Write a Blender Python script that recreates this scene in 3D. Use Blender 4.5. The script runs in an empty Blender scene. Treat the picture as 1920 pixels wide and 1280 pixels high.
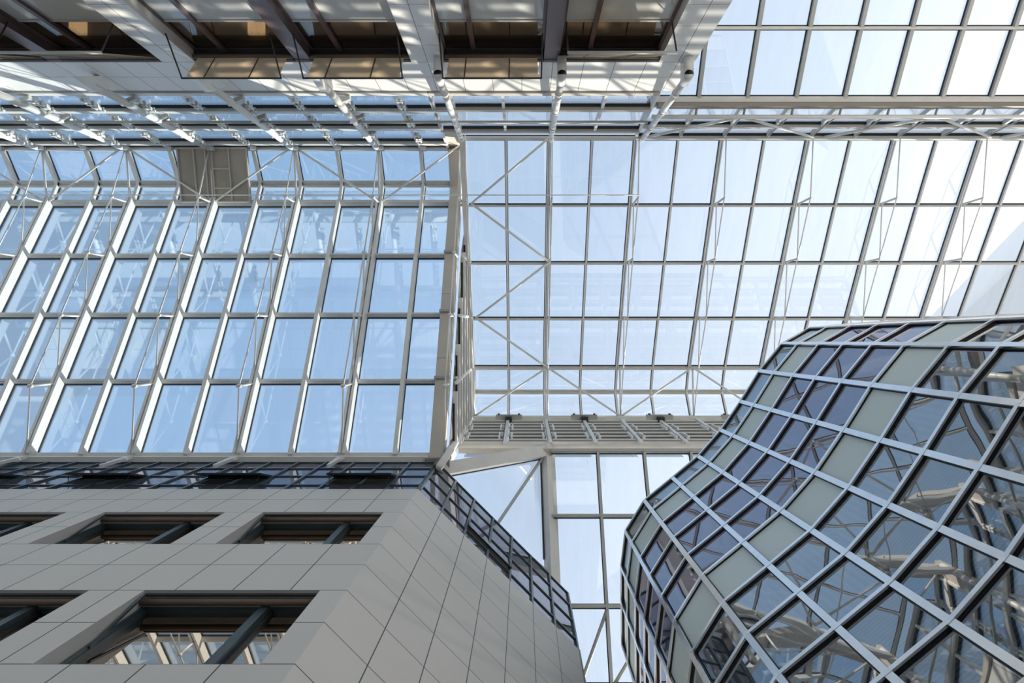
import bpy, math, random
from mathutils import Vector as V
random.seed(7)
sc = bpy.context.scene
COL = sc.collection
H = 1.6                       # eye height of the camera above the floor
F = 1280.0                    # focal length in pixels of the 1920x1280 frame
CX, CY = 980.0, 640.0         # zenith in the frame

# ------------------------------------------------------------------ materials
def nmat(name):
    m = bpy.data.materials.new(name); m.use_nodes = True
    nt = m.node_tree
    for n in list(nt.nodes): nt.nodes.remove(n)
    out = nt.nodes.new('ShaderNodeOutputMaterial')
    return m, nt, out

def N(nt, typ, **kw):
    n = nt.nodes.new(typ)
    for k, v in kw.items(): setattr(n, k, v)
    return n

def principled(name, color, rough=.5, metal=0, spec=.5, noise=0, nscale=3.0, bump=0):
    m, nt, out = nmat(name)
    b = N(nt, 'ShaderNodeBsdfPrincipled')
    b.inputs['Base Color'].default_value = (*color, 1)
    b.inputs['Roughness'].default_value = rough
    b.inputs['Metallic'].default_value = metal
    b.inputs['Specular IOR Level'].default_value = spec
    if noise or bump:
        tc = N(nt, 'ShaderNodeTexCoord')
        no = N(nt, 'ShaderNodeTexNoise'); no.inputs['Scale'].default_value = nscale; no.inputs['Detail'].default_value = 6
        nt.links.new(tc.outputs['Object'], no.inputs['Vector'])
        if noise:
            hs = N(nt, 'ShaderNodeMix', data_type='RGBA', blend_type='MULTIPLY')
            hs.inputs[0].default_value = 1
            hs.inputs[6].default_value = (*color, 1)
            mr = N(nt, 'ShaderNodeMapRange')
            mr.inputs[1].default_value = .3; mr.inputs[2].default_value = .7
            mr.inputs[3].default_value = 1 - noise; mr.inputs[4].default_value = 1 + noise
            nt.links.new(no.outputs[0], mr.inputs[0])
            nt.links.new(mr.outputs[0], hs.inputs[7])
            nt.links.new(hs.outputs[2], b.inputs['Base Color'])
        if bump:
            bp = N(nt, 'ShaderNodeBump'); bp.inputs['Strength'].default_value = bump
            bp.inputs['Distance'].default_value = .05
            nt.links.new(no.outputs[0], bp.inputs['Height'])
            nt.links.new(bp.outputs[0], b.inputs['Normal'])
    nt.links.new(b.outputs[0], out.inputs[0])
    return m

def glass(name, tint=(.93, .96, .98), refl=.07, gloss_col=(1, 1, 1), grazing=.5, haze=0.0, haze_col=(.8, .85, .9), streak=0):
    """Thin architectural glass: clear transmission with a Fresnel mirror, optional dusty film."""
    m, nt, out = nmat(name)
    tr = N(nt, 'ShaderNodeBsdfTransparent'); tr.inputs[0].default_value = (*tint, 1)
    gl = N(nt, 'ShaderNodeBsdfGlossy'); gl.inputs['Roughness'].default_value = .01; gl.inputs[0].default_value = (*gloss_col, 1)
    lw = N(nt, 'ShaderNodeFresnel'); lw.inputs['IOR'].default_value = 1.5
    mr = N(nt, 'ShaderNodeMapRange'); mr.inputs[1].default_value = .04; mr.inputs[2].default_value = 1
    mr.inputs[3].default_value = refl; mr.inputs[4].default_value = grazing
    nt.links.new(lw.outputs[0], mr.inputs[0])
    mx = N(nt, 'ShaderNodeMixShader')
    nt.links.new(mr.outputs[0], mx.inputs[0]); nt.links.new(tr.outputs[0], mx.inputs[1]); nt.links.new(gl.outputs[0], mx.inputs[2])
    last = mx
    if haze:
        df = N(nt, 'ShaderNodeBsdfDiffuse'); df.inputs[0].default_value = (*haze_col, 1)
        m2 = N(nt, 'ShaderNodeMixShader'); m2.inputs[0].default_value = haze
        nt.links.new(mx.outputs[0], m2.inputs[1]); nt.links.new(df.outputs[0], m2.inputs[2]); last = m2
        if streak:
            tc = N(nt, 'ShaderNodeTexCoord'); mp = N(nt, 'ShaderNodeMapping'); mp.inputs['Scale'].default_value = (3, .6, .6)
            no = N(nt, 'ShaderNodeTexNoise'); no.inputs['Scale'].default_value = 1.5; no.inputs['Detail'].default_value = 8
            r = N(nt, 'ShaderNodeMapRange'); r.inputs[1].default_value = .35; r.inputs[2].default_value = .75
            r.inputs[3].default_value = haze * .3; r.inputs[4].default_value = haze * 2
            nt.links.new(tc.outputs['Object'], mp.inputs[0]); nt.links.new(mp.outputs[0], no.inputs['Vector'])
            nt.links.new(no.outputs[0], r.inputs[0]); nt.links.new(r.outputs[0], m2.inputs[0])
    nt.links.new(last.outputs[0], out.inputs[0])
    return m

def coated(name, base, refl=.35, grazing=.9, gloss_col=(.9, .95, 1), rough=.015, ripple=0.0, lines=None, trans=0.0, tcol=(.5, .6, .7)):
    """Dark solar-control glazing: mirror coat over a body colour (optionally a woven blind behind, seen as fine lines)."""
    m, nt, out = nmat(name)
    df = N(nt, 'ShaderNodeBsdfDiffuse'); df.inputs[0].default_value = (*base, 1)
    body = df
    if lines:
        axis, period, lcol, duty = lines
        uv = N(nt, 'ShaderNodeUVMap'); sx = N(nt, 'ShaderNodeSeparateXYZ')
        nt.links.new(uv.outputs[0], sx.inputs[0])
        d = N(nt, 'ShaderNodeMath', operation='DIVIDE'); d.inputs[1].default_value = period
        nt.links.new(sx.outputs[axis], d.inputs[0])
        fr = N(nt, 'ShaderNodeMath', operation='FRACT'); nt.links.new(d.outputs[0], fr.inputs[0])
        lt = N(nt, 'ShaderNodeMath', operation='LESS_THAN'); lt.inputs[1].default_value = duty
        nt.links.new(fr.outputs[0], lt.inputs[0])
        mc = N(nt, 'ShaderNodeMix', data_type='RGBA')
        mc.inputs[6].default_value = (*base, 1); mc.inputs[7].default_value = (*lcol, 1)
        nt.links.new(lt.outputs[0], mc.inputs[0]); nt.links.new(mc.outputs[2], df.inputs[0])
    if trans:
        tr = N(nt, 'ShaderNodeBsdfTransparent'); tr.inputs[0].default_value = (*tcol, 1)
        mt = N(nt, 'ShaderNodeMixShader'); mt.inputs[0].default_value = trans
        nt.links.new(df.outputs[0], mt.inputs[1]); nt.links.new(tr.outputs[0], mt.inputs[2]); body = mt
    gl = N(nt, 'ShaderNodeBsdfGlossy'); gl.inputs['Roughness'].default_value = rough; gl.inputs[0].default_value = (*gloss_col, 1)
    fz = N(nt, 'ShaderNodeFresnel'); fz.inputs['IOR'].default_value = 1.5
    mr = N(nt, 'ShaderNodeMapRange'); mr.inputs[1].default_value = .04; mr.inputs[2].default_value = 1
    mr.inputs[3].default_value = refl; mr.inputs[4].default_value = grazing
    nt.links.new(fz.outputs[0], mr.inputs[0])
    if ripple:
        tc = N(nt, 'ShaderNodeTexCoord')
        no = N(nt, 'ShaderNodeTexNoise'); no.inputs['Scale'].default_value = 1.1; no.inputs['Detail'].default_value = 1
        bp = N(nt, 'ShaderNodeBump'); bp.inputs['Strength'].default_value = ripple; bp.inputs['Distance'].default_value = .08
        nt.links.new(tc.outputs['Object'], no.inputs['Vector']); nt.links.new(no.outputs[0], bp.inputs['Height'])
        nt.links.new(bp.outputs[0], gl.inputs['Normal'])
    mx = N(nt, 'ShaderNodeMixShader')
    nt.links.new(mr.outputs[0], mx.inputs[0]); nt.links.new(body.outputs[0], mx.inputs[1]); nt.links.new(gl.outputs[0], mx.inputs[2])
    nt.links.new(mx.outputs[0], out.inputs[0])
    return m

def tiled(name, color, tw, th, joint=.014, jcol=(.06, .06, .06), rough=.45):
    """Large-format wall tiles from the UV map (metres), thin open joints."""
    m, nt, out = nmat(name)
    b = N(nt, 'ShaderNodeBsdfPrincipled'); b.inputs['Roughness'].default_value = rough
    b.inputs['Specular IOR Level'].default_value = .35
    uv = N(nt, 'ShaderNodeUVMap'); sx = N(nt, 'ShaderNodeSeparateXYZ'); nt.links.new(uv.outputs[0], sx.inputs[0])
    masks = []; cells = []
    for ax, per in ((0, tw), (1, th)):
        d = N(nt, 'ShaderNodeMath', operation='DIVIDE'); d.inputs[1].default_value = per
        nt.links.new(sx.outputs[ax], d.inputs[0])
        a = N(nt, 'ShaderNodeMath', operation='ADD'); a.inputs[1].default_value = .5
        nt.links.new(d.outputs[0], a.inputs[0])
        f = N(nt, 'ShaderNodeMath', operation='FRACT'); nt.links.new(a.outputs[0], f.inputs[0])
        s = N(nt, 'ShaderNodeMath', operation='SUBTRACT'); s.inputs[1].default_value = .5; nt.links.new(f.outputs[0], s.inputs[0])
        ab = N(nt, 'ShaderNodeMath', operation='ABSOLUTE'); nt.links.new(s.outputs[0], ab.inputs[0])
        l = N(nt, 'ShaderNodeMath', operation='LESS_THAN'); l.inputs[1].default_value = joint / per / 2; nt.links.new(ab.outputs[0], l.inputs[0])
        masks.append(l)
        fl = N(nt, 'ShaderNodeMath', operation='FLOOR'); nt.links.new(d.outputs[0], fl.inputs[0]); cells.append(fl)
    mx = N(nt, 'ShaderNodeMath', operation='MAXIMUM'); nt.links.new(masks[0].outputs[0], mx.inputs[0]); nt.links.new(masks[1].outputs[0], mx.inputs[1])
    cb = N(nt, 'ShaderNodeCombineXYZ'); nt.links.new(cells[0].outputs[0], cb.inputs[0]); nt.links.new(cells[1].outputs[0], cb.inputs[1])
    wn = N(nt, 'ShaderNodeTexWhiteNoise'); nt.links.new(cb.outputs[0], wn.inputs['Vector'])
    no = N(nt, 'ShaderNodeTexNoise'); no.inputs['Scale'].default_value = 1.2; no.inputs['Detail'].default_value = 8
    nt.links.new(uv.outputs[0], no.inputs['Vector'])
    ad = N(nt, 'ShaderNodeMath', operation='MULTIPLY_ADD'); ad.inputs[1].default_value = .05; ad.inputs[2].default_value = .93
    nt.links.new(wn.outputs[0], ad.inputs[0])
    ad2 = N(nt, 'ShaderNodeMath', operation='MULTIPLY_ADD'); ad2.inputs[1].default_value = .1
    nt.links.new(no.outputs[0], ad2.inputs[0]); nt.links.new(ad.outputs[0], ad2.inputs[2])
    c1 = N(nt, 'ShaderNodeMix', data_type='RGBA', blend_type='MULTIPLY'); c1.inputs[0].default_value = 1
    c1.inputs[6].default_value = (*color, 1); nt.links.new(ad2.outputs[0], c1.inputs[7])
    c2 = N(nt, 'ShaderNodeMix', data_type='RGBA'); c2.inputs[7].default_value = (*jcol, 1)
    nt.links.new(mx.outputs[0], c2.inputs[0]); nt.links.new(c1.outputs[2], c2.inputs[6])
    nt.links.new(c2.outputs[2], b.inputs['Base Color'])
    nt.links.new(b.outputs[0], out.inputs[0])
    return m

M = {}
M['white'] = principled('white_steel', (.85, .85, .83), .32, noise=.04)
M['rafter'] = principled('white_rafter', (.86, .86, .85), .38, noise=.04)
M['purlin'] = principled('grey_purlin', (.72, .72, .70), .4, noise=.05)
M['beige'] = principled('beige_casing', (.60, .57, .52), .45, noise=.05)
M['gasket'] = principled('black_gasket', (.015, .016, .018), .5)
M['greysteel'] = principled('grey_steel', (.42, .43, .42), .4, .3)
M['louvre'] = principled('grey_louvre', (.36, .365, .35), .4, .2, noise=.06)
M['darklouvre'] = principled('dark_louvre', (.17, .17, .165), .45, .1)
M['brownsteel'] = principled('brown_grey_steel', (.25, .225, .20), .45)
M['alu'] = principled('brushed_aluminium', (.97, .98, 1.0), .22, .95, noise=.05, nscale=9)
M['teal'] = principled('dark_teal_frame', (.055, .085, .10), .35, .2)
M['black'] = principled('black_steel', (.02, .02, .022), .4)
M['brownframe'] = principled('brown_frame', (.13, .095, .10), .35, .2)
M['greyframe'] = principled('grey_frame', (.52, .53, .52), .4)
M['tile'] = tiled('grey_tiles_south', (.69, .67, .635), .65, .88)
M['tilec'] = tiled('grey_tiles_corner', (.69, .67, .635), .616, .88)
M['tilen'] = tiled('white_tiles_north', (.82, .82, .80), .65, .81, joint=.012, jcol=(.12, .12, .12))
M['reveal'] = principled('plain_reveal', (.62, .61, .59), .5, noise=.04)
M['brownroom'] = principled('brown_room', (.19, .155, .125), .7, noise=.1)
M['blind'] = principled('brown_blind', (.17, .12, .085), .8, noise=.08)
M['floor'] = principled('stone_floor', (.50, .48, .45), .35, noise=.08)
M['ventpanel'] = principled('vent_mesh', (.44, .39, .33), .6, noise=.1, nscale=2)
M['ventframe'] = principled('vent_frame', (.60, .57, .53), .5)
M['roofglass'] = glass('roof_glass', (.955, .975, .985), .05, grazing=.55, haze=.016, streak=1)
M['roofglassblue'] = glass('roof_glass_blue', (.86, .925, .975), .06, grazing=.55, haze=.016, streak=1)
M['atticglass'] = coated('attic_glass', (.075, .076, .095), .10, .36, (.85, .88, 1))
M['gableglass'] = coated('gable_glass', (.40, .41, .40), .10, .35, (.9, .95, 1), trans=.2, tcol=(.8, .82, .84))
M['podclear'] = coated('pod_clear_glass', (.16, .21, .25), .30, .75, (.9, .96, 1), trans=.7, tcol=(.72, .84, .92))
M['podviolet'] = coated('pod_violet_glass', (.035, .034, .06), .30, .85, (.86, .88, 1), ripple=.025)
M['poddark'] = coated('pod_dark_glass', (.016, .028, .042), .38, .92, (.96, .98, 1), ripple=.035, lines=(0, .085, (.045, .066, .085), .5))
M['podlouvre'] = coated('pod_louvre_glass', (.012, .018, .027), .33, .88, (.97, .98, .98), ripple=.035, lines=(1, .05, (.075, .092, .10), .22))
M['podgrey'] = coated('pod_spandrel', (.62, .72, .72), .07, .4, (.95, 1, 1), rough=.25)
M['winglass'] = glass('window_glass', (.60, .55, .50), .12, (.95, .80, .66), grazing=.7)
M['northglass'] = glass('north_window_glass', (.62, .56, .50), .09, (1, .95, .9), grazing=.7)
M['whitepanel'] = coated('white_back_painted_glass', (.60, .63, .63), .07, .5, (1, 1, 1), rough=.08)
# awning cloth: warm translucent weave
m, nt, out = nmat('awning_cloth')
d_ = N(nt, 'ShaderNodeBsdfDiffuse'); d_.inputs[0].default_value = (.58, .51, .43, 1)
t_ = N(nt, 'ShaderNodeBsdfTranslucent'); t_.inputs[0].default_value = (.78, .68, .56, 1)
x_ = N(nt, 'ShaderNodeMixShader'); x_.inputs[0].default_value = .68
nt.links.new(d_.outputs[0], x_.inputs[1]); nt.links.new(t_.outputs[0], x_.inputs[2]); nt.links.new(x_.outputs[0], out.inputs[0])
M['awning'] = m
m, nt, out = nmat('lamp_glow')
e_ = N(nt, 'ShaderNodeEmission'); e_.inputs[0].default_value = (1, .8, .5, 1); e_.inputs[1].default_value = 1.8
nt.links.new(e_.outputs[0], out.inputs[0])
M['lamp'] = m

# ------------------------------------------------------------------ mesh helpers
class MB:
    def __init__(s): s.v = []; s.f = []; s.mi = []; s.uv = []
    def quad(s, pts, mi=0, uv=None):
        b = len(s.v); s.v += [V(p) for p in pts]; s.f.append(tuple(range(b, b + len(pts)))); s.mi.append(mi)
        s.uv.append(uv or [(0, 0)] * len(pts))
    def hexa(s, c, mi=0, mis=None):
        """c: 8 corners, bottom ring 0-3 then top ring 4-7."""
        b = len(s.v); s.v += [V(p) for p in c]
        fs = [(3, 2, 1, 0), (4, 5, 6, 7), (0, 1, 5, 4), (1, 2, 6, 5), (2, 3, 7, 6), (3, 0, 4, 7)]
        for k, f in enumerate(fs):
            s.f.append(tuple(b + i for i in f)); s.mi.append(mis[k] if mis else mi); s.uv.append([(0, 0)] * 4)
    def box(s, x0, x1, y0, y1, z0, z1, mi=0):
        s.hexa([(x0, y0, z0), (x1, y0, z0), (x1, y1, z0), (x0, y1, z0), (x0, y0, z1), (x1, y0, z1), (x1, y1, z1), (x0, y1, z1)], mi)
    def bar(s, p0, p1, wd, w, dd, d0, d1, mi=0):
        """box beam from p0 to p1: +-w/2 along wd, from d0 to d1 along dd."""
        p0, p1 = V(p0), V(p1); wd = V(wd).normalized(); dd = V(dd).normalized(); h = w / 2
        ring = lambda p: [p - wd * h + dd * d0, p + wd * h + dd * d0, p + wd * h + dd * d1, p - wd * h + dd * d1]
        s.hexa(ring(p0) + ring(p1), mi)
    def tube(s, p0, p1, r, n=8, mi=0, r1=None):
        p0, p1 = V(p0), V(p1); a = (p1 - p0).normalized()
        u = a.orthogonal().normalized(); w = a.cross(u); r1 = r if r1 is None else r1
        b = len(s.v)
        for p, rr in ((p0, r), (p1, r1)):
            for k in range(n):
                t = 2 * math.pi * k / n; s.v.append(p + (u * math.cos(t) + w * math.sin(t)) * rr)
        for k in range(n):
            s.f.append((b + k, b + (k + 1) % n, b + n + (k + 1) % n, b + n + k)); s.mi.append(mi); s.uv.append([(0, 0)] * 4)
        s.f.append(tuple(b + k for k in reversed(range(n)))); s.mi.append(mi); s.uv.append([(0, 0)] * n)
        s.f.append(tuple(b + n + k for k in range(n))); s.mi.append(mi); s.uv.append([(0, 0)] * n)
    def prism(s, pts, off, mi=0):
        """extrude polygon pts by vector off."""
        off = V(off); pts = [V(p) for p in pts]; n = len(pts); b = len(s.v)
        s.v += pts + [p + off for p in pts]
        s.f.append(tuple(b + k for k in reversed(range(n)))); s.mi.append(mi); s.uv.append([(0, 0)] * n)
        s.f.append(tuple(b + n + k for k in range(n))); s.mi.append(mi); s.uv.append([(0, 0)] * n)
        for k in range(n):
            s.f.append((b + k, b + (k + 1) % n, b + n + (k + 1) % n, b + n + k)); s.mi.append(mi); s.uv.append([(0, 0)] * 4)
    def build(s, name, mats, parent=None, smooth=False):
        if not isinstance(mats, (list, tuple)): mats = [mats]
        org = V((0, 0, 0))
        p = parent
        while p is not None: org = org + p.location; p = p.parent
        if parent is None:
            lo = [min(v[i] for v in s.v) for i in range(3)]; hi = [max(v[i] for v in s.v) for i in range(3)]
            org = V(((lo[0] + hi[0]) / 2, (lo[1] + hi[1]) / 2, lo[2]))
        me = bpy.data.meshes.new(name)
        me.from_pydata([tuple(v - org) for v in s.v], [], s.f)
        for m_ in mats: me.materials.append(M[m_] if isinstance(m_, str) else m_)
        uvl = me.uv_layers.new(name='UVMap'); i = 0; d = uvl.data
        for pi, poly in enumerate(me.polygons):
            poly.material_index = s.mi[pi]
            poly.use_smooth = smooth
            for k in range(poly.loop_total): d[poly.loop_start + k].uv = s.uv[pi][k]
        me.validate(); me.update()
        o = bpy.data.objects.new(name, me); COL.objects.link(o)
        o.parent = parent
        if parent is None: o.location = org + V((0, 0, H))
        return o

def tag(o, label, cat, group=None, kind=None):
    o['label'] = label; o['category'] = cat
    if group: o['group'] = group
    if kind: o['kind'] = kind
    return o

ROOTS = []
def thing(name, label, cat, loc, group=None, kind=None):
    """Empty at the thing's base (camera-level coordinates; lifted to world height at the end)."""
    o = bpy.data.objects.new(name, None); COL.objects.link(o); o.empty_display_size = .3
    o.location = V(loc); ROOTS.append(o)
    return tag(o, label, cat, group, kind)

def struct(name, mb, mats, label, cat):
    o = mb.build(name, mats); return tag(o, label, cat, None, 'structure')

def px(p): return CX + F * p[0] / max(p[2], .1), CY + F * p[1] / max(p[2], .1)
def infr(pts, m=70):
    q = [px(p) for p in pts]
    return not (max(a[0] for a in q) < -m or min(a[0] for a in q) > 1920 + m or max(a[1] for a in q) < -m or min(a[1] for a in q) > 1280 + m)
def lerp(a, b, t): return V(a) + (V(b) - V(a)) * t
def pane_mb(c, n, t=.02, uv=None):
    """pane from 4 corners with thickness along n"""
    mb = MB(); n = V(n).normalized()
    mb.prism(c, n * t)
    if uv: mb.uv[0] = list(reversed(uv)); mb.uv[1] = uv
    return mb

XN = V((1, 0, 0))
# ------------------------------------------------------------------ glazed roof planes
def slope(label, xs, rows, root_loc, up, glassmat, rw=.09, rh=.16, main=(), rmat='rafter', pmat='purlin', pw=.085, name='roof_glazing',
          edge_rows=(), cat='glass roof', rowmats=None, skip_rafters=(), pd=.12):
    """xs: rafter X positions; rows: (Y,Z) profile points from low to high; up: outward side sign for the normal."""
    root = thing(name, label, cat, root_loc)
    n_ = len(rows)
    for k, x in enumerate(xs):
        if k in skip_rafters: continue
        p0, p1 = V((x, *rows[0])), V((x, *rows[-1]))
        if not infr([p0, p1], 160): continue
        d = (p1 - p0).normalized(); nn = XN.cross(d); nn = nn if nn.z * up > 0 or (abs(nn.z) < .2 and nn.y * up > 0) else -nn
        w = rw * (1.7 if k in main else 1); hh = rh * (1.35 if k in main else 1)
        mb = MB()
        if k in main:       # paired profiles with a slot between
            for sgn in (-1, 1):
                mb.bar(p0 + XN * sgn * w * .30, p1 + XN * sgn * w * .30, XN, w * .40, nn, -hh, -.03)
            mb.bar(p0, p1, XN, w * .5, nn, -hh * .6, -.03)
        else:
            mb.bar(p0, p1, XN, w, nn, -hh, -.03)
        mb.bar(p0, p1, XN, w + .035, nn, -.03, .012, 1)
        mb.build('rafter', [rmat, 'gasket'], root)
    for j, (y, z) in enumerate(rows):
        a = rows[max(j - 1, 0)]; b = rows[min(j + 1, n_ - 1)]
        d = V((0, b[0] - a[0], b[1] - a[1])).normalized(); nn = XN.cross(d); nn = nn if nn.z * up > 0 or (abs(nn.z) < .2 and nn.y * up > 0) else -nn
        w = pw * (2.0 if j in edge_rows else 1)
        mb = MB()
        mb.bar((xs[0], y, z), (xs[-1], y, z), d, w, nn, -pd, -.03)
        mb.bar((xs[0], y, z), (xs[-1], y, z), d, w * .55, nn, -pd - .05, -pd)
        mb.bar((xs[0], y, z), (xs[-1], y, z), d, w + .05, nn, -.03, .01, 1)
        mb.build('purlin', [pmat, 'gasket'], root)
    for j in range(n_ - 1):
        (y0, z0), (y1, z1) = rows[j], rows[j + 1]
        d = V((0, y1 - y0, z1 - z0)).normalized(); nn = XN.cross(d); nn = nn if nn.z * up > 0 or (abs(nn.z) < .2 and nn.y * up > 0) else -nn
        for k in range(len(xs) - 1):
            c = [(xs[k] + .02, y0, z0), (xs[k + 1] - .02, y0, z0), (xs[k + 1] - .02, y1, z1), (xs[k] + .02, y1, z1)]
            if not infr(c, 90): continue
            pane_mb(c, nn, .014).build('glass_pane', rowmats[j] if rowmats else glassmat, root)
    return root

# left roof: gutter at (2.8,16.45) rising north to the ridge at (-4.15,20.75)
XA = [-1.8 - 1.25 * k for k in range(0, 14)]
A0, A4 = (2.80, 16.45), (-4.15, 20.75)
rowsA = [(A0[0] + (A4[0] - A0[0]) * t / 4, A0[1] + (A4[1] - A0[1]) * t / 4) for t in range(5)]
XAg = [-2.22] + XA[1:]
slope('long blue glass roof slope at left above the grey tiled facade', XAg, rowsA, (-8, 2.8, 16.4), 1, 'roofglassblue',
      main=(2, 4, 6, 8, 10, 12), edge_rows=(0, 4), skip_rafters=(0,), rw=.10, rh=.24)
capA = [(-4.15, 20.75), (-4.84, 21.1), (-5.82, 20.45)]
slope('narrow glazed ridge strip at left holding the brown vent panel', XAg, capA[:2], (-8, -4.15, 20.7), 1, 'roofglassblue', skip_rafters=(0,))
slope('glazed strip at left dropping from the ridge to the clerestory windows', XAg, capA[1:], (-8, -4.84, 20.4), 1, 'roofglassblue', skip_rafters=(0,))

# right roof, 1.225 m module
XB = [-1.7 + 1.225 * k for k in range(0, 17)]
B0, B4 = (-5.80, 19.43), (.87, 23.26)
tb = (0, .258, .5, .755, 1)
rowsB = [(B0[0] + (B4[0] - B0[0]) * t, B0[1] + (B4[1] - B0[1]) * t) for t in tb]
slope('long pale glass roof slope at right rising above the curved glass volume', XB, rowsB, (6, -5.8, 19.4), 1, 'roofglass',
      main=(2, 4, 6, 8, 10, 12), edge_rows=(0, 4), skip_rafters=(0,), rw=.052, rh=.11, pw=.055, pd=.09)
capB = [(.87, 23.26), (1.75, 23.6), (2.58, 22.95)]
slope('narrow glazed ridge strip of the right roof', XB, capB[:2], (5, .87, 23.2), 1, 'roofglass', skip_rafters=(0,), rw=.05, rh=.09, pw=.06, pd=.09)
slope('glazed strip dropping from the right ridge to the grey louvres', XB, capB[1:], (5, 1.75, 22.9), 1, 'roofglass', skip_rafters=(0,), rw=.05, rh=.09, pw=.06, pd=.09)

# lower roof beyond the louvres, bottom centre
C0 = (2.93, 18.05); sC = 1.68
rowsC = [(C0[0] + sC * t, C0[1] - t) for t in (0, .875, 1.97, 2.82, 3.9)]
slope('lower glass roof between the tiled corner and the curved glass volume', XB[2:9], rowsC, (3, 7, 14.2), 1, 'roofglass', rmat='greyframe', pmat='greyframe', skip_rafters=(0,),
      edge_rows=(), rw=.06, rh=.14, pw=.07)
# lower roof at top right
D0 = (-6.13, 17.25)
rowsD = [(D0[0] - sC * t, D0[1] - t) for t in (0, .84, 1.92, 3.0)]
rD = slope('glass roof slope at the top right beside the white tiled facade', XB[4:14], rowsD, (9, -10, 14.2), 1, 'roofglass', rmat='greysteel',
      edge_rows=(0,), rw=.085, rh=.13, pw=.07)

mb = MB(); mb.box(XB[4] + .2, XB[13], -6.07, -5.90, 17.13, 17.33); mb.box(XB[4] + .2, XB[13], -6.11, -6.07, 17.2, 17.35, 1); mb.build('eave_beam', ['brownsteel', 'gasket'], rD)
# ------------------------------------------------------------------ clerestories
def clerestory(label, xs, prof, levels, root_loc, face, glassmat, openers=False, mull='rafter', bh=.16, bm='purlin', name='clerestory_glazing', cat='clerestory', ladder_xs=None):
    """upright band of glazing: prof((z)) -> y; levels: beam heights; face: y-direction of the inside."""
    root = thing(name, label, cat, root_loc)
    nn = V((0, -face, 0))
    for x in xs:
        p0, p1 = V((x, prof(levels[0]), levels[0])), V((x, prof(levels[-1]), levels[-1]))
        if not infr([p0, p1], 160): continue
        mb = MB(); mb.bar(p0, p1, XN, .07, nn, -.10, .03)
        mb.build('mullion', mull, root)
    for z in levels:
        mb = MB(); y = prof(z)
        mb.bar((xs[0], y, z), (xs[-1], y, z), (0, 0, 1), bh, nn, -.13, .02)
        mb.bar((xs[0], y, z + bh * .95), (xs[-1], y, z + bh * .95), (0, 0, 1), .07, nn, -.07, .02, 1)
        mb.bar((xs[0], y, z - bh * .62), (xs[-1], y, z - bh * .62), (0, 0, 1), .05, nn, -.05, .02, 2)
        mb.build('transom', [bm, 'greysteel', 'gasket'], root)
    for j in range(len(levels) - 1):
        for k in range(len(xs) - 1):
            z0, z1 = levels[j], levels[j + 1]
            xa, xb = sorted((xs[k], xs[k + 1]))
            c = [(xa + .02, prof(z0), z0), (xb - .02, prof(z0), z0), (xb - .02, prof(z1), z1), (xa + .02, prof(z1), z1)]
            if not infr(c, 60): continue
            pane_mb(c, nn, .014).build('glass_pane', glassmat, root)
            if openers:     # sash stays: paired rails beside each mullion with rungs
                xm = xs[k + 1] if xs[k + 1] < xs[k] else xs[k]
                mb = MB()
                y0, y1 = prof(z0) + face * .16, prof(z1) + face * .16
                za, zb = z0 + .22, z1 - .16
                for dx in (.07, .16):
                    mb.bar((xm + dx, y0, za), (xm + dx, y1, zb), XN, .035, nn, -.03, .03)
                for q in range(4):
                    z = za + (zb - za) * (q + .4) / 4
                    mb.bar((xm + .04, y0, z), (xm + .20, y0, z), (0, 0, 1), .05, nn, -.05, .05, q % 2)
                mb.tube((xm + .115, y0, za), (xm + .115, y1, za + (zb - za) * .7), .022, 6, 1)
                mb.build('window_opener', ['white', 'greysteel'], root)
    return root

def yN(z): return -5.84 - (20.45 - z) * .012
clerestory('upright clerestory windows at left above the white tiled facade, with window openers', XAg, yN, [15.95, 17.15, 18.5, 19.85, 20.4], (-8, -5.85, 15.8), 1,
           'roofglassblue', openers=True)
clerestory('upright clerestory windows above the white facade, centre, without openers', [-2.2] + XB[0:5], yN, [15.95, 17.05, 18.75], (1, -5.85, 15.8), 1, 'roofglass', mull='rafter', bm='beige')
def yN2(z): return -6.10 + (z - 17.3) * .14
clerestory('low clerestory strip at right under the zigzag rail truss', XB[4:14], yN2, [17.35, 18.55, 19.25], (9, -6, 17.3), 1, 'roofglass', mull='rafter', bh=.12)

# louvred clerestory facing north, above the lower centre roof
def yS(z): return 2.62 + (22.95 - z) * .05
root = thing('louvred_clerestory', 'grey louvre bands below the right ridge, above the lower glass roof', 'louvre', (4, 2.7, 18.1))
for x in XB[0:13]:
    MBm = MB(); MBm.bar((x, yS(18.3), 18.3), (x, yS(22.9), 22.9), XN, .10, (0, 1, 0), -.16, .02)
    MBm.build('mullion', 'white', root)
for k in range(12):
    xa, xb = XB[k] + .08, XB[k + 1] - .08
    for z in [18.85 + .52 * q for q in range(8)]:
        mb = MB(); y = yS(z)
        mb.prism([(xa, y - .10, z - .02), (xa, y + .20, z + .03), (xa, y + .20, z + .055), (xa, y - .10, z + .005)], (xb - xa, 0, 0))
        mb.box(xa, xb, y - .14, y - .10, z - .05, z + .05, 1)
        mb.build('louvre_blade', ['darklouvre', 'purlin'], root)
    pane_mb([(xa, yS(18.4) + .26, 18.4), (xb, yS(18.4) + .26, 18.4), (xb, yS(22.8) + .26, 22.8), (xa, yS(22.8) + .26, 22.8)], (0, 1, 0), .014).build('glass_pane', 'roofglass', root)
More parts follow.
